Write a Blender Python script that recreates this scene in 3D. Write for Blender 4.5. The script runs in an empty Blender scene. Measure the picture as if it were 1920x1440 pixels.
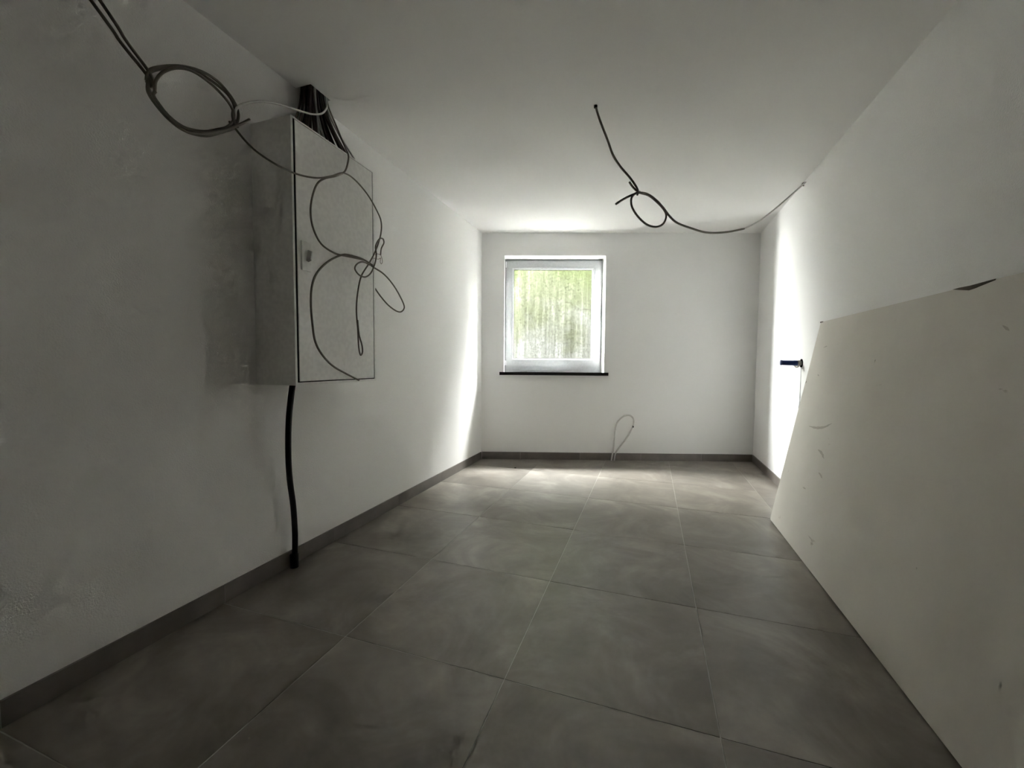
import bpy, bmesh, math, random
from mathutils import Vector, Matrix

# ------------------------------------------------------------------ camera
F_PX, YAW, PITCH, ROLL, CAM_H = 763.8, 0.32663, 0.05108, 0.00668, 0.9733
scene = bpy.context.scene
col = scene.collection
fw = Vector((-math.sin(YAW) * math.cos(PITCH), math.cos(YAW) * math.cos(PITCH), -math.sin(PITCH)))
rt = Vector((math.cos(YAW), math.sin(YAW), 0))
up = rt.cross(fw)
rgt = rt * math.cos(ROLL) + up * math.sin(ROLL)
upv = -rt * math.sin(ROLL) + up * math.cos(ROLL)
ORG = Vector((0, 0, CAM_H))
cam_d = bpy.data.cameras.new('camera')
cam_d.sensor_width = 36.0
cam_d.sensor_fit = 'HORIZONTAL'
cam_d.lens = 36.0 * F_PX / 1920.0
cam_d.clip_start = 0.02
cam = bpy.data.objects.new('camera', cam_d)
m3 = Matrix((rgt, upv, -fw)).transposed()
cam.matrix_world = Matrix.Translation(ORG) @ m3.to_4x4()
col.objects.link(cam)
scene.camera = cam

# ------------------------------------------------------------------ sky, exposure
world = bpy.data.worlds.new('overcast_sky')
world.use_nodes = True
bg = world.node_tree.nodes['Background']
bg.inputs['Color'].default_value = (0.965, 0.98, 1.03, 1)
bg.inputs['Strength'].default_value = 520.0
scene.world = world
vs = scene.view_settings
vs.view_transform = 'Standard'
vs.look = 'None'
vs.exposure = 0.0
vs.gamma = 1.0
vs.use_curve_mapping = False
cy = scene.cycles
cy.use_denoising = True
cy.use_light_tree = False
cy.use_adaptive_sampling = True
cy.adaptive_threshold = 0.1
cy.adaptive_min_samples = 16
cy.max_bounces = 10
cy.diffuse_bounces = 6
cy.glossy_bounces = 6
cy.transparent_max_bounces = 16
cy.caustics_reflective = False
cy.caustics_refractive = False
cy.sample_clamp_indirect = 0.0

# ------------------------------------------------------------------ dimensions (metres)
XL, XR, H, YR = -1.61, 0.996, 2.26, -1.00          # left wall, right wall, ceiling, wall behind the camera
BO = Vector((-1.605, 3.79, 0))                     # the window wall runs askew from here
T = Vector((2.59, 0.822, 0)).normalized()
N = Vector((-T.y, T.x, 0))                         # outwards
WALL = 0.36
def bw(u, n, z): return BO + T * u + N * n + Vector((0, 0, z))
def u_at_x(x, n=0.0): return (x - BO.x - N.x * n) / T.x
def y_at_x(x, n=0.0): return bw(u_at_x(x, n), n, 0).y
WU0, WU1, WN0, WN1, WZ0, WZ1 = -1.70, 2.50, WALL, WALL + 0.56, 0.70, 2.58   # light well outside
OU0, OU1, OZ0, OZ1 = 0.222, 1.224, 0.885, 2.040    # window opening

# the window guides the sky sampling (a portal gives off no light of its own)
ZL, ZR, UF, UG = 1.05, 2.05, 0.12, 1.50             # heights of the low ends; the high stretch before the window
def portal(c, ax, ay, sx, sy):
    d = bpy.data.lights.new('sky_portal', 'AREA'); d.shape = 'RECTANGLE'; d.size = sx; d.size_y = sy; d.cycles.is_portal = True
    o = bpy.data.objects.new('sky_portal', d)
    o.matrix_world = Matrix.Translation(c) @ Matrix((ax, ay, ax.cross(ay))).transposed().to_4x4()
    col.objects.link(o)
UP = Vector((0, 0, 1))
portal(bw((OU0 + OU1) / 2, 0.235, 1.478), UP, T, 0.98, 0.86)          # fills the window, faces the room

# ------------------------------------------------------------------ photo pixel -> direction; the distance comes from a surface
def ray(px, py): return fw + rgt * ((px - 960) / F_PX) - upv * ((py - 720) / F_PX)
def atX(px, py, x): d = ray(px, py); return ORG + d * (x / d.x)
def atZ(px, py, z): d = ray(px, py); return ORG + d * ((z - CAM_H) / d.z)
def atW(px, py, w): return ORG + ray(px, py) * w
def atB(px, py, n): d = ray(px, py); return ORG + d * (((BO - ORG).dot(N) + n) / d.dot(N))

# ------------------------------------------------------------------ helpers
def link(name, bm, mat, parent=None, smooth=False):
    bmesh.ops.recalc_face_normals(bm, faces=bm.faces)
    me = bpy.data.meshes.new(name)
    bm.to_mesh(me); bm.free()
    if mat: me.materials.append(mat)
    if smooth:
        for p in me.polygons: p.use_smooth = True
    o = bpy.data.objects.new(name, me)
    col.objects.link(o)
    if parent: o.parent = parent
    return o
def empty(name, loc=(0, 0, 0)):
    o = bpy.data.objects.new(name, None)
    o.empty_display_size = 0.05
    col.objects.link(o)
    return o
def tag(o, label, cat=None, group=None):
    o['label'] = label
    if cat: o['category'] = cat
    if group: o['group'] = group
    return o
def struct(o, label=None):
    o['kind'] = 'structure'
    if label: o['label'] = label
    return o
def prism(bm, poly, z0, z1):
    lo = [bm.verts.new((p[0], p[1], z0)) for p in poly]
    hi = [bm.verts.new((p[0], p[1], z1)) for p in poly]
    n = len(poly)
    bm.faces.new(lo[::-1]); bm.faces.new(hi)
    for i in range(n):
        bm.faces.new((lo[i], lo[(i + 1) % n], hi[(i + 1) % n], hi[i]))
def hexa(bm, p):
    """eight corners: four of one face, then the four opposite ones"""
    v = [bm.verts.new(q) for q in p]
    for f in ((3, 2, 1, 0), (4, 5, 6, 7), (0, 1, 5, 4), (1, 2, 6, 5), (2, 3, 7, 6), (3, 0, 4, 7)):
        bm.faces.new([v[i] for i in f])
def box(bm, x0, x1, y0, y1, z0, z1): prism(bm, ((x0, y0), (x1, y0), (x1, y1), (x0, y1)), z0, z1)
def wbox(bm, u0, u1, n0, n1, z0, z1):
    """box in the frame of the window wall"""
    hexa(bm, [bw(u0, n0, z0), bw(u1, n0, z0), bw(u1, n1, z0), bw(u0, n1, z0),
              bw(u0, n0, z1), bw(u1, n0, z1), bw(u1, n1, z1), bw(u0, n1, z1)])
def bevel(bm, w, seg=2):
    bmesh.ops.bevel(bm, geom=bm.edges[:], offset=w, segments=seg, affect='EDGES', profile=0.7)
def wframe(bm, u0, u1, z0, z1, w, n0, n1, wb=None):
    """four mitred bars around a rectangle of the window wall; w = bar width"""
    wb = wb or w
    o = [(u0, z0), (u1, z0), (u1, z1), (u0, z1)]
    i = [(u0 + w, z0 + wb), (u1 - w, z0 + wb), (u1 - w, z1 - w), (u0 + w, z1 - w)]
    for k in range(4):
        j = (k + 1) % 4
        hexa(bm, [bw(*q) for q in ((o[k][0], n0, o[k][1]), (o[j][0], n0, o[j][1]), (i[j][0], n0, i[j][1]), (i[k][0], n0, i[k][1]),
                                   (o[k][0], n1, o[k][1]), (o[j][0], n1, o[j][1]), (i[j][0], n1, i[j][1]), (i[k][0], n1, i[k][1]))])
def spline(pts, sub=8):
    """Catmull-Rom through the points"""
    P = [Vector(p) for p in pts]
    P = [P[0] * 2 - P[1]] + P + [P[-1] * 2 - P[-2]]
    out = []
    for i in range(1, len(P) - 2):
        a, b, c, d = P[i - 1:i + 3]
        for k in range(sub):
            t = k / sub
            out.append(0.5 * ((2 * b) + (c - a) * t + (2 * a - 5 * b + 4 * c - d) * t * t + (3 * b - a - 3 * c + d) * t ** 3))
    out.append(P[-2])
    return out
def sweep(bm, pts, r, seg=8, sub=8):
    c = spline(pts, sub) if sub else [Vector(p) for p in pts]
    rr = r if callable(r) else (lambda t: r)
    tan = [(c[min(i + 1, len(c) - 1)] - c[max(i - 1, 0)]).normalized() for i in range(len(c))]
    ref = tan[0].orthogonal().normalized()
    rings = []
    for i, p in enumerate(c):
        ref = (ref - tan[i] * ref.dot(tan[i])).normalized()
        b = tan[i].cross(ref)
        q = rr(i / (len(c) - 1))
        rings.append([bm.verts.new(p + (ref * math.cos(2 * math.pi * k / seg) + b * math.sin(2 * math.pi * k / seg)) * q) for k in range(seg)])
    for A, B in zip(rings, rings[1:]):
        for k in range(seg):
            bm.faces.new((A[k], A[(k + 1) % seg], B[(k + 1) % seg], B[k]))
    bm.faces.new(rings[0][::-1]); bm.faces.new(rings[-1])
def tube(name, pts, r, mat, parent=None, seg=8, sub=8):
    bm = bmesh.new(); sweep(bm, pts, r, seg, sub)
    return link(name, bm, mat, parent, True)
def cyl(bm, a, b, r, seg=20): sweep(bm, [a, b], r, seg, 0)

# ------------------------------------------------------------------ materials
class NT:
    def __init__(s, name):
        s.m = bpy.data.materials.new(name); s.m.use_nodes = True
        s.t = s.m.node_tree; s.b = s.t.nodes['Principled BSDF']; s.out = s.t.nodes['Material Output']
    def n(s, kind, **kw):
        x = s.t.nodes.new(kind)
        for k, v in kw.items():
            if k in x.inputs: x.inputs[k].default_value = v
            else: setattr(x, k, v)
        return x
    def l(s, a, b): s.t.links.new(a, b)
    def coords(s, scale=(1, 1, 1), per_object=False):
        c = s.n('ShaderNodeTexCoord'); mp = s.n('ShaderNodeMapping'); mp.inputs['Scale'].default_value = scale
        s.l(c.outputs['Object'], mp.inputs['Vector'])
        if per_object:
            oi = s.n('ShaderNodeObjectInfo'); mul = s.n('ShaderNodeMath', operation='MULTIPLY'); mul.inputs[1].default_value = 47.0
            s.l(oi.outputs['Random'], mul.inputs[0]); s.l(mul.outputs[0], mp.inputs['Location'])
        return mp.outputs['Vector']
    def noise(s, vec, scale, detail=4, rough=0.55, dist=0.0):
        x = s.n('ShaderNodeTexNoise'); x.inputs['Scale'].default_value = scale; x.inputs['Detail'].default_value = detail
        x.inputs['Roughness'].default_value = rough; x.inputs['Distortion'].default_value = dist
        s.l(vec, x.inputs['Vector']); return x.outputs['Fac']
    def ramp(s, fac, stops):
        r = s.n('ShaderNodeValToRGB'); e = r.color_ramp.elements
        while len(e) < len(stops): e.new(0.5)
        for el, (p, c) in zip(e, stops):
            el.position = p; el.color = (*c, 1) if len(c) == 3 else c
        s.l(fac, r.inputs['Fac']); return r.outputs['Color']
    def bump(s, fac, strength, dist):
        b = s.n('ShaderNodeBump'); b.inputs['Strength'].default_value = strength; b.inputs['Distance'].default_value = dist
        s.l(fac, b.inputs['Height']); s.l(b.outputs['Normal'], s.b.inputs['Normal'])
    def mix(s, fac, a, b, mode='MIX'):
        x = s.n('ShaderNodeMix', data_type='RGBA', blend_type=mode)
        for k, v in ((0, fac), (6, a), (7, b)):
            if hasattr(v, 'type') and hasattr(v, 'is_linked'): s.l(v, x.inputs[k])
            else: x.inputs[k].default_value = v
        return x.outputs[2]
def plain(name, rgb, rough=0.5, metal=0.0, spec=0.5):
    a = NT(name); a.b.inputs['Base Color'].default_value = (*rgb, 1)
    a.b.inputs['Roughness'].default_value = rough; a.b.inputs['Metallic'].default_value = metal
    a.b.inputs['Specular IOR Level'].default_value = spec
    v = a.coords(); f = a.noise(v, 60, 0)
    lo = tuple(c * 0.93 for c in rgb); a.l(a.ramp(f, ((0.3, lo), (0.7, rgb))), a.b.inputs['Base Color'])
    return a.m
def plaster(name, rgb, strength, scale=260):
    a = NT(name); v = a.coords()
    f = a.noise(v, 1.3, 0)
    a.l(a.ramp(f, ((0.3, tuple(c * 0.97 for c in rgb)), (0.7, rgb))), a.b.inputs['Base Color'])
    a.b.inputs['Roughness'].default_value = 0.92; a.b.inputs['Specular IOR Level'].default_value = 0.15
    if strength > 0.3:
        g = a.noise(v, scale, 1, 0.6); a.bump(g, strength, 0.0035)
    return a.m
M_WALL = plaster('white_plaster', (0.90, 0.893, 0.878), 0.5, 190)
M_WALLF = plaster('white_smooth_plaster', (0.89, 0.888, 0.878), 0.15, 320)
M_CEIL = plaster('ceiling_paint', (0.90, 0.893, 0.878), 0.12, 320)

def tile_mat(name, lo, mid, hi, rough):
    a = NT(name); v = a.coords((1, 1, 1), True)
    f1 = a.noise(v, 2.6, 4, 0.62, 0.9)
    f2 = a.noise(v, 11, 3, 0.65)
    c1 = a.ramp(f1, ((0.28, lo), (0.5, mid), (0.74, hi)))
    c2 = a.ramp(f2, ((0.3, (0.84, 0.84, 0.84)), (0.7, (1.1, 1.1, 1.1))))
    c = a.mix(1.0, c1, c2, 'MULTIPLY')
    oi = a.n('ShaderNodeObjectInfo')
    c3 = a.ramp(oi.outputs['Random'], ((0.0, (0.92, 0.92, 0.92)), (1.0, (1.06, 1.05, 1.04))))
    a.l(a.mix(1.0, c, c3, 'MULTIPLY'), a.b.inputs['Base Color'])
    r = a.n('ShaderNodeMapRange'); r.inputs['To Min'].default_value = rough - 0.08; r.inputs['To Max'].default_value = rough + 0.12
    a.l(f2, r.inputs['Value']); a.l(r.outputs['Result'], a.b.inputs['Roughness'])
    a.b.inputs['Specular IOR Level'].default_value = 1.0
    return a.m
M_TILE = tile_mat('concrete_look_tile', (0.136, 0.119, 0.097), (0.21, 0.187, 0.158), (0.335, 0.305, 0.267), 0.40)
M_BASE_SHADE = tile_mat('baseboard_tile', (0.125, 0.108, 0.098), (0.16, 0.14, 0.125), (0.195, 0.175, 0.16), 0.42)  # same tile darkened, the shade of upright faces put into the colour
M_GROUT = plain('pale_grout', (0.50, 0.48, 0.45), 0.9, 0, 0.2)
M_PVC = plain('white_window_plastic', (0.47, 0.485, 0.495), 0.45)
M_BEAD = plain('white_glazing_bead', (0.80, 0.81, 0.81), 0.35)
M_GASKET = plain('black_gasket', (0.02, 0.02, 0.02), 0.6)
M_STONE = plain('polished_black_granite', (0.012, 0.012, 0.013), 0.12)
M_CAB = plain('white_powder_coat', (0.86, 0.855, 0.83), 0.42)
M_BLACK = plain('black_rubber', (0.006, 0.006, 0.007), 0.55, 0, 0.25)
M_DARK = plain('dark_gap', (0.01, 0.01, 0.01), 0.9, 0, 0.0)
M_GREY = plain('grey_cable_sheath', (0.165, 0.145, 0.12), 0.5)
M_GREY2 = plain('pale_grey_cable_sheath', (0.42, 0.40, 0.37), 0.5)
M_BROWN = plain('dark_brown_cable_sheath', (0.075, 0.05, 0.045), 0.55)
M_WHITEC = plain('white_cable_sheath', (0.62, 0.61, 0.59), 0.45)
M_COPPER = plain('thin_conductor', (0.16, 0.10, 0.07), 0.4)
M_BLUE = plain('blue_plastic', (0.012, 0.028, 0.115), 0.4)
M_METAL = plain('nickel_brass', (0.42, 0.40, 0.36), 0.3, 1.0)
M_PAPER = plain('white_paper', (0.8, 0.8, 0.8), 0.7)
M_GRIT = plain('dark_grit', (0.05, 0.045, 0.04), 0.9)
M_GREYSTRIP = plain('grey_wall_strip', (0.36, 0.37, 0.37), 0.95, 0, 0.1)

def board_mat():
    a = NT('cream_board'); v = a.coords()
    f = a.noise(v, 3.0, 5)
    base = a.ramp(f, ((0.3, (0.68, 0.645, 0.585)), (0.7, (0.74, 0.705, 0.645))))
    s = a.noise(a.coords((1, 2.2, 7)), 1.7, 5, 0.62, 0.7)            # a few scuffs
    k = a.ramp(s, ((0.70, (0, 0, 0)), (0.76, (1, 1, 1))))
    sp = a.noise(v, 16, 2)
    k2 = a.ramp(sp, ((0.76, (0, 0, 0)), (0.79, (1, 1, 1))))
    c = a.mix(k, base, (0.40, 0.36, 0.30, 1)); c = a.mix(k2, c, (0.30, 0.27, 0.22, 1))
    a.l(c, a.b.inputs['Base Color']); a.b.inputs['Roughness'].default_value = 0.8
    return a.m
M_BOARD = board_mat()
M_BOARDCORE = plain('board_core', (0.14, 0.12, 0.10), 0.95, 0, 0.1)

def glass_mat():
    a = NT('dirty_wet_glass')
    tr = a.n('ShaderNodeBsdfTransparent')
    gl = a.n('ShaderNodeBsdfGlossy'); gl.inputs['Roughness'].default_value = 0.05
    f = a.noise(a.coords((30, 30, 1.5)), 1.0, 3, 0.6)                    # runs of water and dirt
    g = a.noise(a.coords((1, 1, 1)), 60, 2, 0.7, 0.6)                     # drops
    k1 = a.ramp(f, ((0.38, (0.78, 0.79, 0.75)), (0.56, (0.90, 0.905, 0.88)), (0.66, (1, 1, 1))))
    k2 = a.ramp(g, ((0.36, (0.80, 0.81, 0.79)), (0.52, (1, 1, 1))))
    a.l(a.mix(1.0, k1, k2, 'MULTIPLY'), tr.inputs['Color'])
    m2 = a.n('ShaderNodeMixShader'); m2.inputs[0].default_value = 0.05; a.l(tr.outputs[0], m2.inputs[1]); a.l(gl.outputs[0], m2.inputs[2])
    a.l(m2.outputs[0], a.out.inputs['Surface'])
    return a.m
M_GLASS = glass_mat()
def moss_mat():
    a = NT('mossy_concrete'); v = a.coords()
    f = a.noise(v, 2.2, 6, 0.65, 0.5)
    g = a.noise(a.coords((9, 9, 0.8)), 1.0, 5, 0.6)
    sep = a.n('ShaderNodeSeparateXYZ'); a.l(v, sep.inputs[0])
    mr = a.n('ShaderNodeMapRange'); mr.inputs['From Min'].default_value = 1.0; mr.inputs['From Max'].default_value = 2.3
    a.l(sep.outputs['Z'], mr.inputs['Value'])
    ad = a.n('ShaderNodeMath', operation='ADD'); a.l(mr.outputs[0], ad.inputs[0])
    sb = a.n('ShaderNodeMath', operation='MULTIPLY_ADD'); sb.inputs[1].default_value = 1.6; sb.inputs[2].default_value = -0.8
    a.l(f, sb.inputs[0]); a.l(sb.outputs[0], ad.inputs[1])
    c = a.ramp(ad.outputs[0], ((0.1, (0.083, 0.084, 0.081)), (0.45, (0.056, 0.059, 0.043)), (0.9, (0.036, 0.042, 0.022))))
    d = a.ramp(g, ((0.32, (0.84, 0.84, 0.82)), (0.68, (1.10, 1.10, 1.08))))
    # algae before the window; unseen ends made paler to bounce light into the room
    dt = a.n('ShaderNodeVectorMath', operation='DOT_PRODUCT'); a.l(v, dt.inputs[0]); dt.inputs[1].default_value = tuple(T)
    uo = a.n('ShaderNodeMath', operation='SUBTRACT'); uo.inputs[1].default_value = BO.dot(T) + 0.80; a.l(dt.outputs['Value'], uo.inputs[0])
    ab = a.n('ShaderNodeMath', operation='ABSOLUTE'); a.l(uo.outputs[0], ab.inputs[0])
    wob = a.n('ShaderNodeMath', operation='MULTIPLY_ADD'); wob.inputs[1].default_value = 0.25; a.l(f, wob.inputs[0]); a.l(ab.outputs[0], wob.inputs[2])
    k = a.ramp(wob.outputs[0], ((0.80, (0, 0, 0)), (0.92, (1, 1, 1))))
    c = a.mix(k, a.mix(1.0, c, d, 'MULTIPLY'), (0.16, 0.16, 0.15, 1))
    a.l(c, a.b.inputs['Base Color']); a.b.inputs['Roughness'].default_value = 0.95
    a.b.inputs['Specular IOR Level'].default_value = 0.0
    a.bump(a.noise(v, 40, 5), 0.6, 0.01)
    return a.m
M_MOSS = moss_mat()
M_GRAVEL = plain('wet_gravel', (0.27, 0.265, 0.25), 0.95, 0, 0.1)
M_PLINTH = plain('weathered_dark_plinth', (0.13, 0.13, 0.12), 0.95, 0, 0.0)
M_OSILL = plain('dark_metal_sill', (0.045, 0.045, 0.045), 0.6)
M_WELL = plain('pale_concrete', (0.45, 0.45, 0.43), 0.95, 0, 0.0)

# ------------------------------------------------------------------ room shell
def wall_poly(name, poly, mat, label):
    bm = bmesh.new(); prism(bm, poly, -0.15, H + 0.25)
    return struct(link(name, bm, mat), label)
wall_left = wall_poly('wall_left', ((XL, YR), (XL, y_at_x(XL)), (XL - 0.2, y_at_x(XL - 0.2)), (XL - 0.2, YR)), M_WALL, 'rough white plastered wall behind the metal cabinet')
wall_right = wall_poly('wall_right', ((XR, YR), (XR + 0.2, YR), (XR + 0.2, y_at_x(XR + 0.2)), (XR, y_at_x(XR))), M_WALL, 'white plastered wall behind the leaning board')
wall_front = wall_poly('wall_front', ((XL - 0.2, YR - 0.2), (XR + 0.2, YR - 0.2), (XR + 0.2, YR), (XL - 0.2, YR)), M_WALL, 'white plastered wall facing the window')
bm = bmesh.new()
UA, UB = u_at_x(XL - 0.2), u_at_x(XR + 0.2)
Z0, Z1 = -0.15, H + 0.25
REV = 0.16                                          # depth of the inner reveal
for n0, n1 in ((0, REV + 0.035), (REV + 0.035, WALL)):
    wbox(bm, UA, OU0, n0, n1, Z0, Z1); wbox(bm, OU1, UB, n0, n1, Z0, Z1)
    wbox(bm, OU0, OU1, n0, n1, Z0, OZ0 - 0.02); wbox(bm, OU0, OU1, n0, n1, OZ1, Z1)
bmesh.ops.remove_doubles(bm, verts=bm.verts, dist=1e-5)
wall_back = struct(link('wall_back', bm, M_WALLF), 'smooth white wall around the basement window')
wall_back.data.materials.append(M_PLINTH)                          # weathered outer face of the house wall
for p in wall_back.data.polygons:
    outer = (p.center - BO).dot(N) > REV + 0.05 and abs((p.center - BO).dot(T) - 0.72) < 0.6
    if p.normal.dot(N) > 0.9 or outer: p.material_index = 1

# ceiling with the square cable opening by the left wall
HX0, HX1, HY0, HY1 = XL, -1.522, 1.552, 1.676
bm = bmesh.new()
def cy1(x): return y_at_x(x)
def cpiece(x0, x1, y0=None, y1=None):
    ya = YR if y0 is None else y0
    a, b = (cy1(x0), cy1(x1)) if y1 is None else (y1, y1)
    prism(bm, ((x0, ya), (x1, ya), (x1, b), (x0, a)), H, H + 0.25)
cpiece(HX0, HX1, None, HY0); cpiece(HX0, HX1, HY1, None); cpiece(HX1, XR)
box(bm, HX0, HX1 + 0.02, HY0 - 0.02, HY1 + 0.02, H + 0.25, H + 0.27)
ceiling = struct(link('ceiling', bm, M_CEIL), 'plain white painted ceiling')

# floor: grout bed and single tiles, 60 cm pitch, the last row cut along the askew wall
def clip(poly, p, n):
    out = []
    for i in range(len(poly)):
        a, b = Vector(poly[i]), Vector(poly[(i + 1) % len(poly)])
        da, db = (a - p).dot(n), (b - p).dot(n)
        if da <= 0: out.append(a)
        if (da < 0 < db) or (db < 0 < da): out.append(a + (b - a) * (da / (da - db)))
    return out
bm = bmesh.new()
prism(bm, ((XL, YR), (XR, YR), (XR, y_at_x(XR)), (XL, y_at_x(XL))), -0.15, -0.0012)
floor = struct(link('floor', bm, M_GROUT), 'large grey concrete-look floor tiles with pale joints')
random.seed(4)
xs = [XL - 0.002, -1.004, -0.404, 0.196, 0.796, XR]
ys = [1.1375 + 0.6 * k for k in range(-7, 7)]
p2, n2 = Vector((BO.x, BO.y)), Vector((N.x, N.y))
for i in range(5):
    for j in range(len(ys) - 1):
        g = 0.0016
        x0, x1 = max(xs[i] + g, XL), min(xs[i + 1] - g, XR)
        y0, y1 = max(ys[j] + g, YR), ys[j + 1] - g
        if y1 <= YR: continue
        poly = clip([(x0, y0), (x1, y0), (x1, y1), (x0, y1)], p2 - n2 * 0.001, n2)
        if len(poly) < 3: continue
        dz = random.uniform(-0.0004, 0.0004)
        bm = bmesh.new(); prism(bm, poly, -0.008, dz)
        link('tile', bm, M_TILE, floor)

# baseboards of cut tiles
BH, BT = 0.073, 0.009
def baseboard(name, a, b, inward, joints, label):
    """a to b along the wall foot; joints = distances from a"""
    a, b = Vector(a), Vector(b); d = (b - a).normalized(); L = (b - a).length
    cuts = [0] + joints + [L]
    bm = bmesh.new()
    q = [a, b, b + inward * (BT - 0.002), a + inward * (BT - 0.002)]
    prism(bm, [(v.x, v.y) for v in q], 0.0005, BH - 0.002)
    root = struct(link(name, bm, M_GROUT), label)
    for s, e in zip(cuts, cuts[1:]):
        p0, p1 = a + d * (s + 0.0012), a + d * (e - 0.0012)
        q = [p0, p1, p1 + inward * BT, p0 + inward * BT]
        bm = bmesh.new(); prism(bm, [(v.x, v.y) for v in q], 0.0008, BH)
        link('baseboard_tile', bm, M_BASE_SHADE, root)
    return root
jl = [1.142 + 0.6 * k - YR for k in range(-6, 5)]
baseboard('baseboard_left', (XL, YR, 0), (XL, y_at_x(XL) - BT, 0), Vector((1, 0, 0)), jl, 'shade-darkened grey tile skirting along the left wall')
baseboard('baseboard_back', bw(u_at_x(XL) + BT, 0, 0), bw(u_at_x(XR) - BT, 0, 0), -N, [0.39, 0.994, 1.604, 2.21], 'shade-darkened grey tile skirting under the window')
jr = [1.05 + 0.6 * k - YR for k in range(-6, 6)]
baseboard('baseboard_right', (XR, YR, 0), (XR, y_at_x(XR) - BT * 1.4, 0), Vector((-1, 0, 0)), jr, 'shade-darkened grey tile skirting along the right wall')

# thin irregular grey strip on the wall under the water pipe
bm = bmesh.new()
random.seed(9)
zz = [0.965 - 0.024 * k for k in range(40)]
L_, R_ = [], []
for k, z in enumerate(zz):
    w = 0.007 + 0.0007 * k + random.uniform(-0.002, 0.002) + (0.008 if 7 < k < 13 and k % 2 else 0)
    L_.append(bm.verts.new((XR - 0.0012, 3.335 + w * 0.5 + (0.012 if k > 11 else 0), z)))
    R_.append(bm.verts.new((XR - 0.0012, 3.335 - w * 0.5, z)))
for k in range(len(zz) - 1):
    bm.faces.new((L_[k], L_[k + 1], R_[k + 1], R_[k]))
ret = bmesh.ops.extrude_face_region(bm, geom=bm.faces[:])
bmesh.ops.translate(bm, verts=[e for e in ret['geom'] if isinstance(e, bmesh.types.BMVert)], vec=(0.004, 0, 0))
ws = link('thin_wall_strip', bm, M_GREYSTRIP, wall_right)
ws['label'] = 'thin irregular grey strip on the wall'

# ------------------------------------------------------------------ window
win = struct(empty('window_1'), 'white plastic basement window with dirty wet pane')
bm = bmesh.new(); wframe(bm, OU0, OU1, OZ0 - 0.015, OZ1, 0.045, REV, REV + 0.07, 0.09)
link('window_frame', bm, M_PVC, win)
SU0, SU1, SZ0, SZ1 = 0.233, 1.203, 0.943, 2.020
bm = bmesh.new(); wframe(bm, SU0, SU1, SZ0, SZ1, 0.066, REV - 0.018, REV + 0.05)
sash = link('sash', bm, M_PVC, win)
bm = bmesh.new(); wframe(bm, SU0 + 0.066, SU1 - 0.066, SZ0 + 0.066, SZ1 - 0.066, 0.016, REV - 0.008, REV + 0.024)
link('glazing_bead', bm, M_BEAD, sash)
bm = bmesh.new(); wframe(bm, SU0 + 0.081, SU1 - 0.081, SZ0 + 0.081, SZ1 - 0.081, 0.004, REV + 0.008, REV + 0.022)
link('gasket', bm, M_GASKET, sash)
bm = bmesh.new(); wbox(bm, SU0 + 0.078, SU1 - 0.078, REV + 0.024, REV + 0.028, SZ0 + 0.078, SZ1 - 0.078)
pane = link('pane', bm, M_GLASS, win); pane['label'] = 'glass pane streaked with water and dirt'
# handle
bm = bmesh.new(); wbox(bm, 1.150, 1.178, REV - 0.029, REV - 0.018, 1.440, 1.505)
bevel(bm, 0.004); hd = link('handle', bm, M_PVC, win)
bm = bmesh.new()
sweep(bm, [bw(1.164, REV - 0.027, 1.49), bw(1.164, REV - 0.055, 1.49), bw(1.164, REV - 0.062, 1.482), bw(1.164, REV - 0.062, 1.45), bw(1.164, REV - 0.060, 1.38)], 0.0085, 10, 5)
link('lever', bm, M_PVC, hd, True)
# hinge at the top left and keep at the bottom left
bm = bmesh.new(); cyl(bm, bw(0.232, REV - 0.022, 1.955), bw(0.232, REV - 0.022, 2.015), 0.007, 12)
link('hinge', bm, M_BEAD, win, True)
bm = bmesh.new(); cyl(bm, bw(0.232, REV - 0.022, 0.95), bw(0.232, REV - 0.022, 1.0), 0.007, 12)
link('hinge', bm, M_BEAD, win, True)
# sill, black stone, wider than the opening
bm = bmesh.new()
wbox(bm, OU0, OU1, 0.0, REV + 0.01, OZ0 - 0.02, OZ0)
wbox(bm, 0.178, 1.262, -0.035, -0.0005, OZ0 - 0.030, OZ0)
sill = link('window_sill', bm, M_STONE, win); sill['label'] = 'polished black stone window sill'
bm = bmesh.new(); wbox(bm, OU0, OU1, REV + 0.07, WALL + 0.05, OZ0 - 0.02, OZ0 - 0.008)
link('outer_sill', bm, M_OSILL, win)
# curled sheet on the sill
bm = bmesh.new()
pa, pb = [], []
for k in range(13):
    u = 0.455 + 0.47 * k / 12
    z = OZ0 + 0.002 + 0.010 * abs(math.sin(k * 0.6)) * (0.5 if k < 4 else 1)
    pa.append(bm.verts.new(bw(u, 0.035, z + 0.004))); pb.append(bm.verts.new(bw(u, 0.062, z)))
for k in range(12): bm.faces.new((pa[k], pa[k + 1], pb[k + 1], pb[k]))
ret = bmesh.ops.extrude_face_region(bm, geom=bm.faces[:])
bmesh.ops.translate(bm, verts=[e for e in ret['geom'] if isinstance(e, bmesh.types.BMVert)], vec=(0, 0, 0.0012))
tag(link('paper_sheet', bm, M_PAPER), 'flat white paper sheet lying on the black window sill', 'paper')

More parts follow.
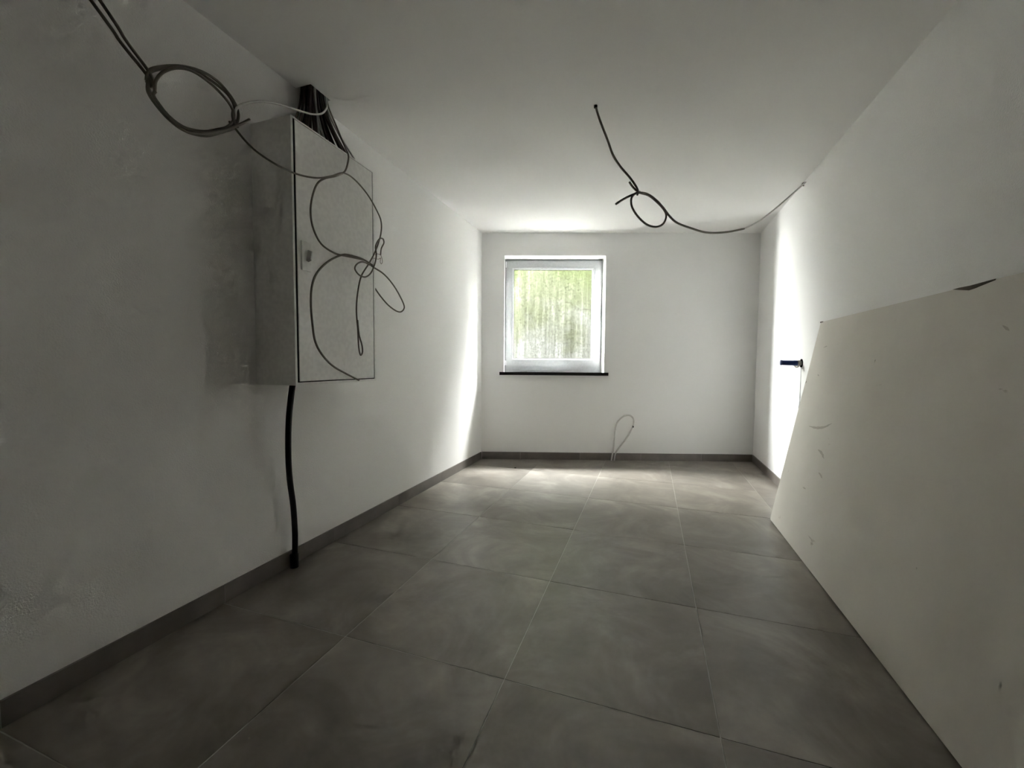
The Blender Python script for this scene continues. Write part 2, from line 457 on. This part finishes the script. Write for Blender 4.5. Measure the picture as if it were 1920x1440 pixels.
# ------------------------------------------------------------------ light well outside
# unseen top shaped to steer sky light indoors: high before the window, lower beside
bm = bmesh.new()
top = [(WU0 - 0.15, ZL), (-0.70, 1.36), (UF, WZ1), (UG, WZ1 + 0.27), (2.05, 2.42), (WU1 + 0.15, ZR)]
for (ua, za), (ub, zb) in zip(top, top[1:]):
    hexa(bm, [bw(ua, WN1, WZ0 - 0.3), bw(ub, WN1, WZ0 - 0.3), bw(ub, WN1 + 0.15, WZ0 - 0.3), bw(ua, WN1 + 0.15, WZ0 - 0.3),
              bw(ua, WN1, za), bw(ub, WN1, zb), bw(ub, WN1 + 0.15, zb), bw(ua, WN1 + 0.15, za)])
w_ = struct(link('wall_light_well', bm, M_MOSS), 'concrete wall of the light well, green with algae before the window')
bm = bmesh.new(); wbox(bm, WU0 - 0.15, WU0, WN0, WN1, WZ0 - 0.3, ZL); wbox(bm, WU1, WU1 + 0.15, WN0, WN1, WZ0 - 0.3, ZR)
struct(link('wall_light_well_side', bm, M_WELL), 'pale concrete sides of the light well')
bm = bmesh.new(); wbox(bm, WU0, UA, WN0 - 0.2, WN0, WZ0 - 0.3, H + 0.25); wbox(bm, UB, WU1, WN0 - 0.2, WN0, WZ0 - 0.3, H + 0.25)
wbox(bm, WU0, WU1, WN0 - 0.2, WN0, H + 0.25, 4.2)
struct(link('wall_house_outside', bm, M_PLINTH), 'weathered house wall beside and above the window')
bm = bmesh.new(); wbox(bm, WU0, WU1, WN0, WN1, WZ0 - 0.3, WZ0)
struct(link('floor_light_well', bm, M_GRAVEL), 'wet gravel bed of the light well')

# ------------------------------------------------------------------ electrical cabinet on the left wall
CX, CY0, CY1, CZ0, CZ1 = -1.392, 1.312, 1.836, 0.874, 1.966      # front plane, near side, far side, bottom, top
cab = tag(empty('distribution_cabinet'), 'tall white metal distribution cabinet mounted on the left wall', 'cabinet')
bm = bmesh.new()
RIM, DEP = 0.012, 0.02
box(bm, XL + 0.0015, CX - DEP, CY0, CY1, CZ0, CZ1)
box(bm, CX - DEP, CX, CY0, CY0 + 0.010, CZ0, CZ1); box(bm, CX - DEP, CX, CY1 - RIM, CY1, CZ0, CZ1)
box(bm, CX - DEP, CX, CY0 + 0.010, CY1 - RIM, CZ0, CZ0 + RIM); box(bm, CX - DEP, CX, CY0 + 0.010, CY1 - RIM, CZ1 - 0.006, CZ1)
link('body', bm, M_CAB, cab)
bm = bmesh.new()
box(bm, CX - DEP, CX - DEP + 0.002, CY0 + 0.010, CY1 - RIM, CZ0 + RIM, CZ1 - 0.006)
box(bm, CX - DEP, CX - 0.003, CY0 + 0.010, CY0 + 0.021, CZ0 + RIM, CZ1 - 0.006)
box(bm, CX - DEP, CX - 0.003, CY0 + 0.021, CY1 - RIM, CZ0 + RIM, CZ0 + RIM + 0.0035)
box(bm, CX - DEP, CX - 0.003, CY1 - RIM - 0.0035, CY1 - RIM, CZ0 + RIM, CZ1 - 0.006)
link('gap_shade', bm, M_DARK, cab)  # dark fill that paints the shade in the gaps round the door
bm = bmesh.new(); box(bm, CX - 0.016, CX - 0.001, CY0 + 0.0215, CY1 - RIM - 0.004, CZ0 + RIM + 0.004, CZ1 - 0.008)
bevel(bm, 0.002); door = link('door', bm, M_CAB, cab)
# lock plate with a turn handle
ly, lz = atX(572, 480, CX).y, atX(572, 480, CX).z
bm = bmesh.new(); box(bm, CX - 0.001, CX + 0.005, ly - 0.020, ly + 0.028, lz - 0.062, lz + 0.060)
bevel(bm, 0.002); lk = link('lock_plate', bm, M_CAB, door)
bm = bmesh.new()
hexa(bm, [Vector((CX + x, ly + y, lz + z)) for x, y, z in ((0.005, 0.0, -0.020), (0.005, 0.013, -0.024), (0.005, 0.020, 0.026), (0.005, 0.010, 0.028),
          (0.026, 0.003, -0.016), (0.026, 0.010, -0.018), (0.026, 0.017, 0.020), (0.026, 0.012, 0.021))])
bevel(bm, 0.002); link('turn_handle', bm, M_WHITEC, lk)

# ------------------------------------------------------------------ cables
R = 0.0043
def px(*pts): return list(pts)
# supply cable below the cabinet
sup = tag(empty('supply_cable'), 'thick black supply cable running from cabinet bottom to the floor', 'cable')
sp = [(549, 722, -1.50), (545.5, 745, -1.505), (542, 780, -1.51), (540.5, 820, -1.515), (541, 865, -1.53), (544, 905, -1.545), (550, 950, -1.562), (553, 1000, -1.575), (553, 1045, -1.578)]
pts = [atX(a, b, c) for a, b, c in sp]
pts[0] = Vector((pts[0].x, pts[0].y, CZ0 + 0.004)); pts.append(Vector((pts[-1].x, pts[-1].y, 0.001)))
tube('sheath', pts, 0.0125, M_BLACK, sup, 12)
fp = pts[-1]
bm = bmesh.new(); cyl(bm, Vector((fp.x, fp.y - 0.004, 0.0005)), Vector((fp.x, fp.y - 0.004, 0.062)), 0.0185, 20)
link('floor_sleeve', bm, M_BLACK, sup, True)

# bundle through the ceiling opening into the cabinet
random.seed(21)
kinds = [M_BROWN, M_BROWN, M_GREY, M_BROWN, M_WHITEC, M_BROWN, M_BLACK, M_BROWN]
nb = 0
for i in range(4):
    for j in range(8):
        tx = HX0 + 0.010 + (HX1 - HX0 - 0.018) * (i + 0.5) / 4 + random.uniform(-0.002, 0.002)
        ty = HY0 + 0.008 + (HY1 - HY0 - 0.016) * (j + 0.5) / 8 + random.uniform(-0.001, 0.001)
        bx = -1.585 + 0.14 * (i + 0.5) / 4 + random.uniform(-0.008, 0.008)
        by = 1.45 + 0.35 * (j + 0.5) / 8 + random.uniform(-0.012, 0.012)
        mx_, my_ = tx * 0.6 + bx * 0.4 + random.uniform(-0.004, 0.004), ty * 0.6 + by * 0.4 + random.uniform(-0.003, 0.003)
        P = [(tx, ty, H + 0.18), (tx, ty, H - 0.01), (mx_, my_, H - 0.14), (bx, by, CZ1 + 0.03), (bx, by, CZ1 + 0.001)]
        k = kinds[(i * 3 + j * 5 + random.randint(0, 1)) % len(kinds)]
        c = tube('bundle_cable', P, random.uniform(0.0044, 0.0056), k, None, 6, 5)
        tone = {M_BROWN.name: 'dark brown', M_GREY.name: 'grey', M_WHITEC.name: 'whitish', M_BLACK.name: 'black'}[k.name]
        tag(c, '%s cable in the dense bundle dropping from the ceiling into the cabinet top' % tone, 'cable', '%s cables of the ceiling bundle' % tone)

# long cable: two strands from the ceiling, a hanging coil, a white link to the bundle
XC = -1.38
coil = tag(empty('coiled_cable'), 'cable coiled into a large ring hanging from two strands near the cabinet', 'cable')
def to_ceiling(p1, p2): return p2 + (p2 - p1) * ((H - p2.z) / (p2.z - p1.z))
for k, (a, b) in enumerate((((277, 143), (170, 0)), ((280, 136), (187, 0)))):
    p1, p2 = atX(*a, XC + 0.004 * k), atX(*b, XC - 0.006)
    e = to_ceiling(p1, p2)
    mid = (p1 + p2) * 0.5 + Vector((0, 0, -0.006))
    tube('hanging_strand', [e, p2, mid, p1, atX(285 + 4 * k, 165, XC)], R, M_GREY, coil)
ring = [(274, 150), (278, 133), (300, 126), (335, 123), (372, 132), (405, 151), (430, 175), (444, 200), (446, 222), (436, 240), (412, 248), (384, 251), (352, 244), (325, 226), (300, 198), (280, 170)]
ring_in = [(289, 172), (293, 152), (308, 134), (332, 127), (362, 135), (394, 155), (420, 181), (434, 204), (438, 222), (428, 237), (405, 244), (380, 246), (346, 238), (318, 219), (297, 194), (287, 178)]
ring_mid = [(276, 155), (282, 136), (303, 128), (336, 124), (368, 133), (401, 154), (428, 180), (441, 206), (442, 226), (433, 241), (410, 250), (384, 254), (350, 247), (322, 230), (296, 201), (279, 174)]
for k, (rg, dx) in enumerate(((ring, 0.0), (ring_in, 0.010), (ring_mid, -0.010))):
    P = []
    for q, (a, b) in enumerate(rg):
        a2, b2 = a + 1.0 * math.sin(q * 1.7 + k * 2), b + 0.8 * math.cos(q * 2.1 + k)
        P.append(atX(a2, b2, XC + dx + 0.006 * math.sin(q * 0.8 + k)))
    P.append(P[0] + Vector((0.004, 0, 0.002)))
    tube('winding', P, R, M_GREY, coil)
tube('tail_end', [atX(320, 222, XC + 0.012), atX(350, 246, XC + 0.014), atX(385, 249, XC + 0.016), atX(420, 243, XC + 0.018), atX(448, 234, XC + 0.018), atX(468, 224, XC + 0.018)], R, M_GREY, coil)
tube('wrapped_turn', [atX(437, 205, XC + 0.012), atX(436, 218, XC + 0.02), atX(440, 232, XC + 0.018), atX(446, 238, XC + 0.006)], R, M_GREY, coil)
tube('pale_link', [atX(440, 222, XC + 0.01), atX(444, 203, XC), atX(460, 194, XC - 0.01), atX(490, 190, XC - 0.03), atX(525, 196, XC - 0.05), atX(556, 206, XC - 0.06), atX(585, 214, -1.47), atX(603, 213, -1.485),
                   atX(612, 203, -1.50), atX(612, 190, -1.53), Vector((-1.535, 1.655, H + 0.1))], R, M_WHITEC, coil)['label'] = 'pale link from the ring to the bundle'

# two cables in front of the door, twisted together in figure-of-eight loops
XD = -1.335
up_c = tag(empty('looped_cable'), 'grey cable curving in loops over the left half of the cabinet door', 'cable')
P = [Vector((-1.53, 1.668, H + 0.1)), atX(613, 190, -1.53), atX(631, 237, -1.475), atX(646, 274, -1.43), atX(653, 290, -1.378), atX(652, 306, -1.36), atX(646, 322, -1.35), atX(630, 330, XD), atX(608, 335, XD),
     atX(594, 346, XD), atX(585, 372, XD), atX(582.5, 400, XD), atX(588, 430, XD), atX(603, 458, XD), atX(628, 475, XD), atX(648, 480, XD), atX(668, 484, XD), atX(686, 489, XD + 0.004), atX(698, 499.5, XD + 0.004),
     atX(718.6, 513, XD - 0.01), atX(735, 531, XD - 0.03), atX(749, 553.5, XD - 0.05), atX(758, 574.5, XD - 0.075), atX(753, 584, XD - 0.09), atX(743, 583, -1.44), atX(728, 572, -1.46), atX(714, 556, -1.48), atX(702, 539, -1.50)]
tube('sheath', P, 0.0040, M_GREY, up_c)
lo_c = tag(empty('looped_cable'), 'thin grey cable strung from the coil across the cabinet to a drooping tail', 'cable')
P = [atX(430, 228, XC + 0.008), atX(441, 241, XC), atX(460, 264, XC + 0.01), atX(482, 285, XC + 0.02), atX(512, 305, XC + 0.035), atX(545, 322, -1.34), atX(575, 331, XD), atX(600, 333.5, XD + 0.008), atX(622, 330, XD + 0.010),
     atX(644, 324.5, XD + 0.004), atX(665, 337, XD), atX(690, 366, XD), atX(709, 400, XD - 0.004), atX(715, 419, XD - 0.006), atX(713, 444, XD - 0.004), atX(703, 473, XD), atX(691.5, 494.5, XD + 0.010), atX(678.5, 515.7, XD + 0.008),
     atX(672.6, 537, XD), atX(669, 565, XD), atX(668.6, 589, XD), atX(671, 620, XD), atX(672.6, 650, XD), atX(676, 665.6, XD), atX(679.7, 660, XD), atX(678.5, 646, XD), atX(673.5, 628, XD + 0.006), atX(670.5, 600, XD + 0.008)]
tube('sheath', P, 0.0036, M_GREY, lo_c)
en_c = tag(empty('looped_cable'), 'grey cable arching from cabinet bottom edge up to a knot with bare wire ends', 'cable')
P = [atX(673, 713, CX + 0.006), atX(648, 700, CX + 0.014), atX(624, 686, CX + 0.03), atX(604, 665, XD), atX(591, 640, XD), atX(585.5, 605, XD), atX(582.9, 567, XD), atX(585, 537, XD), atX(593.5, 513, XD), atX(610, 494.5, XD),
     atX(629, 482.6, XD), atX(647, 477.5, XD + 0.004), atX(668, 482, XD + 0.008), atX(684, 488, XD + 0.008), atX(698, 497, XD + 0.008)]
tube('sheath', P, 0.0045, M_GREY, en_c)
P = [atX(694, 497, XD + 0.012), atX(681, 491, XD + 0.014), atX(670, 494.5, XD + 0.012), atX(665.5, 504, XD + 0.008), atX(673.8, 515.7, XD + 0.012), atX(685.6, 519, XD + 0.014), atX(696, 511, XD + 0.012), atX(703, 494, XD + 0.008),
     atX(705.6, 478, XD + 0.006), atX(704.5, 461, XD + 0.004), atX(711.5, 448, XD + 0.006), atX(718, 448, XD + 0.006), atX(719.8, 455.5, XD + 0.004), atX(715, 466, XD + 0.002), atX(713.5, 478, XD)]
tube('knot', P, 0.0036, M_GREY, en_c)
tube('bare_wire', [atX(713.5, 477, XD), atX(716, 484, XD), atX(717, 491, XD), atX(715, 495, XD), atX(713, 491, XD), atX(714, 483, XD)], 0.0012, M_COPPER, en_c, 6)
tube('bare_wire', [atX(713, 478, XD), atX(708, 476, XD), atX(703, 478, XD)], 0.0012, M_COPPER, en_c, 6)
tube('bare_wire', [atX(713, 484, XD), atX(709, 486, XD), atX(700, 484, XD)], 0.0012, M_COPPER, en_c, 6)

# ceiling cable: from the outlet with a knotted loop to the hook in the far corner
outlet = atZ(1117, 198, H); hook = atX(1510, 342, XR - 0.004); hook.z = min(hook.z, H - 0.004)
w0, w1 = (outlet - ORG).dot(fw), (hook - ORG).dot(fw)
cc = tag(empty('ceiling_cable'), 'dark cable knotted in a loop hanging from the middle of the ceiling', 'cable')
def dw(x): t = (x - 1117) / (1510 - 1117); return w0 + (w1 - w0) * t
def cp(a, b, d=0.0): return atW(a, b, dw(a) + d)
bm = bmesh.new(); cyl(bm, outlet + Vector((0, 0, 0.002)), outlet - Vector((0, 0, 0.010)), 0.0085, 14)
link('ceiling_grommet', bm, M_DARK, cc, True)
P = [outlet + Vector((0, 0, 0.01)), cp(1118, 203), cp(1125, 226), cp(1139, 262), cp(1149, 290), cp(1163, 312), cp(1180, 332), cp(1191, 347), cp(1196, 358), cp(1195, 366)]
tube('drop', P, 0.0056, M_GREY, cc)
P = [cp(1155, 382.5), cp(1168, 374), cp(1184, 366), cp(1199, 361.5), cp(1214, 364), cp(1230, 375), cp(1243, 389), cp(1256, 406), cp(1270, 418), cp(1296, 428), cp(1325, 436), cp(1360, 435.5), cp(1395, 429)]
tube('span', P, 0.0060, M_GREY, cc)
P = [cp(1394, 429.3), cp(1412, 421), cp(1430, 410), cp(1460, 386), cp(1490, 360), hook]  # lit stretch of the same cable, its light put into a paler sheath
tube('lit_end', P, 0.0052, M_WHITEC, cc)['label'] = 'cable end running up to the corner, painted pale as lit'
P = [cp(1180, 341, 0.01), cp(1186, 350, 0.01), cp(1194, 358, 0.01), cp(1201, 362, 0.012), cp(1217, 367, 0.012), cp(1233, 380, 0.012), cp(1246, 395, 0.012), cp(1249, 407, 0.01), cp(1243, 420, 0), cp(1230, 425.5, -0.01), cp(1213, 421, -0.012), cp(1196, 406, -0.012), cp(1185, 388, -0.01), cp(1184, 372, -0.008), cp(1191, 363, -0.006), cp(1200, 360, -0.004)]
tube('loop', P, 0.0056, M_GREY, cc)
bm = bmesh.new(); sweep(bm, [hook + Vector((0.02, 0, 0.0)), hook + Vector((-0.004, 0, 0)), hook + Vector((-0.016, 0, -0.006)), hook + Vector((-0.016, 0, -0.018)), hook + Vector((-0.006, 0, -0.022))], 0.004, 8, 4)
link('wall_hook', bm, M_GREY, cc, True)

# white loop at the foot of the window wall
lp = tag(empty('cable_loop'), 'thin white cable loop rising from the floor below the window', 'cable')
OFF = -0.022
P = [(1146.3, 862.5), (1148.5, 850), (1150.8, 836), (1152.3, 811), (1157, 793), (1168, 781.5), (1179.7, 778.5), (1187.5, 786), (1186, 801), (1176.5, 819), (1160.5, 840), (1154, 850.5), (1151.6, 862.7)]
P = [atB(a, b, OFF) for a, b in P]; P[0].z = P[-1].z = 0.001
tube('sheath', P, 0.0078, M_WHITEC, lp)
bm = bmesh.new(); c_ = atB(1186.5, 800, OFF); cyl(bm, c_ + Vector((0, 0, -0.008)), c_ + Vector((0.002, 0, 0.008)), 0.0084, 12)
link('tape_band', bm, M_DARK, lp, True)

# ------------------------------------------------------------------ water connection with blue plug on the right wall
vp = atX(1503, 681, XR); py_, pz_ = vp.y, vp.z
wt = tag(empty('water_stub'), 'blue plastic test plug on a metal water connection in the right wall', 'plug')
bm = bmesh.new(); cyl(bm, (XR - 0.003, py_, pz_), (XR + 0.03, py_, pz_), 0.030, 20)  # dark disc painting the shadow at the wall behind the fitting
link('wall_shadow_disc', bm, M_DARK, wt, True)
bm = bmesh.new(); cyl(bm, (XR + 0.02, py_, pz_), (XR - 0.032, py_, pz_), 0.016, 18); cyl(bm, (XR - 0.010, py_, pz_), (XR - 0.024, py_, pz_), 0.021, 6)
link('brass_nipple', bm, M_METAL, wt, True)
bm = bmesh.new()
rc = Vector((XR - 0.028, py_, pz_ - 0.016))
ringp = [rc + Vector((0.012 * math.cos(t * math.pi / 6), 0.0, 0.012 * math.sin(t * math.pi / 6))) for t in range(13)]
sweep(bm, ringp, 0.004, 8, 2); link('ring', bm, M_METAL, wt, True)
bm = bmesh.new()
sweep(bm, [(XR - 0.026, py_, pz_), (XR - 0.030, py_, pz_), (XR - 0.048, py_, pz_ + 0.001), (XR - 0.049, py_, pz_ + 0.001), (XR - 0.122, py_, pz_ + 0.003), (XR - 0.125, py_, pz_ + 0.003)],
      lambda t: 0.019 if t < 0.5 else (0.0175 if t < 0.9 else 0.0165), 20, 0)
pl_ = link('blue_plug', bm, M_BLUE, wt, True)
bm = bmesh.new(); cyl(bm, (XR - 0.118, py_, pz_ + 0.003), (XR - 0.127, py_, pz_ + 0.003), 0.0185, 20)
link('rim', bm, M_BLUE, pl_, True)

# ------------------------------------------------------------------ big board leaning on the right wall
BL, BWD, BTH = 2.5, 1.25, 0.030
b0 = Vector((0.735, 0, 0.0)); tp = Vector((0.957, 0, 1.2245))
dv = (tp - b0).normalized(); nv = Vector((dv.z, 0, -dv.x))           # up the board, and towards the wall
yE = 2.905
bm = bmesh.new()
def bp(y, s, d): return Vector((b0.x, y, b0.z)) + dv * s + nv * d
LW = (tp - b0).length
zl = BTH * dv.x                                                      # lift so that the rear lower edge stands on the floor
outline = [(yE - BL, 0), (yE - 0.012, 0), (yE - 0.004, 0.006), (yE, 0.022), (yE, LW - 0.014), (yE - 0.010, LW), (yE - 0.5, LW), (yE - 1.13, LW - 0.001), (yE - 1.16, LW - 0.006), (yE - 1.21, LW - 0.012), (yE - 1.27, LW - 0.004), (yE - 1.30, LW), (yE - BL, LW)]
A = [bm.verts.new(bp(y, s, 0) + Vector((0, 0, zl))) for y, s in outline]
B = [bm.verts.new(bp(y, s, BTH) + Vector((0, 0, zl))) for y, s in outline]
bm.faces.new(A); bm.faces.new(B[::-1])
for i in range(len(A)): bm.faces.new((A[i], A[(i + 1) % len(A)], B[(i + 1) % len(A)], B[i]))
board = tag(link('wall_board', bm, M_BOARD), 'large cream building board leaning against the right wall', 'board')
# crumbled core at the top corner and the dent in the top edge
bm = bmesh.new()
hexa(bm, [bp(y, s, d) + Vector((0, 0, zl)) for y, s, d in ((yE - 0.034, LW - 0.003, -0.0015), (yE + 0.008, LW - 0.001, -0.0015), (yE + 0.006, LW + 0.003, -0.0015), (yE - 0.036, LW + 0.001, -0.0015),
          (yE - 0.02, LW - 0.016, 0.012), (yE + 0.001, LW - 0.016, 0.012), (yE + 0.006, LW + 0.003, 0.012), (yE - 0.036, LW + 0.001, 0.012))])
link('torn_corner', bm, M_BOARDCORE, board)
bm = bmesh.new()
dent = [(-1.12, 0.000), (-1.16, -0.008), (-1.20, -0.016), (-1.225, -0.014), (-1.25, -0.010), (-1.30, -0.003), (-1.30, 0.001), (-1.25, 0.0), (-1.20, -0.001), (-1.15, 0.001)]
A = [bm.verts.new(bp(yE + y, LW + s, -0.0012) + Vector((0, 0, zl))) for y, s in dent]
B = [bm.verts.new(bp(yE + y, LW + s, 0.010) + Vector((0, 0, zl))) for y, s in dent]
bm.faces.new(A); bm.faces.new(B[::-1])
for i in range(len(A)): bm.faces.new((A[i], A[(i + 1) % len(A)], B[(i + 1) % len(A)], B[i]))
link('edge_dent', bm, M_BOARDCORE, board)

# scuffs on the board
def on_board(a, b):
    d = ray(a, b); p0 = bp(yE, 0, 0) + Vector((0, 0, zl))
    return ORG + d * ((p0 - ORG).dot(nv) / d.dot(nv))
M_SCUFF = plain('brown_scuff', (0.54, 0.50, 0.44), 0.9, 0, 0.1)
def scuff(path, wd):
    # a flat smear along a pixel path, as thick as a film of dirt
    c = spline([on_board(a, b) for a, b in path], 4)
    bm = bmesh.new(); lo, hi = [], []
    for i, p in enumerate(c):
        tg = (c[min(i + 1, len(c) - 1)] - c[max(i - 1, 0)]).normalized(); sd = tg.cross(nv).normalized()
        w = wd * math.sin(math.pi * (0.06 + 0.88 * i / (len(c) - 1))) * random.uniform(0.6, 1.2)
        lo.append(bm.verts.new(p - sd * w - nv * 0.0004)); hi.append(bm.verts.new(p + sd * w - nv * 0.0004))
    for i in range(len(c) - 1): bm.faces.new((lo[i], lo[i + 1], hi[i + 1], hi[i]))
    link('scuff', bm, M_SCUFF, board)
for path, wd in ((((1517, 799), (1530, 802), (1545, 801), (1560, 794)), 0.008), (((1534, 843), (1541, 850), (1545, 860)), 0.010), (((1535, 886), (1539, 891), (1542, 897)), 0.007),
                 (((1505, 913), (1508, 915), (1511, 917)), 0.005), (((1544, 652), (1548, 650), (1551, 649)), 0.004), (((1533, 702), (1534.5, 703.5), (1536, 705)), 0.004), (((1880, 610), (1888, 616), (1893, 620)), 0.004)):
    scuff(path, wd)

# crumb on the floor
g = atZ(966, 878, 0.0)
bm = bmesh.new(); bmesh.ops.create_icosphere(bm, subdivisions=1, radius=0.011)
for v in bm.verts: v.co = Vector((v.co.x * 1.2, v.co.y, v.co.z * 0.5 if v.co.z > 0 else v.co.z * 0.4)) * random.uniform(0.85, 1.15)
zm = min(v.co.z for v in bm.verts)
for v in bm.verts: v.co += Vector((g.x, g.y, 0.0004 - zm))
tag(link('mortar_crumb', bm, M_GRIT), 'small dark crumb lying on the floor tiles near the window wall', 'debris')
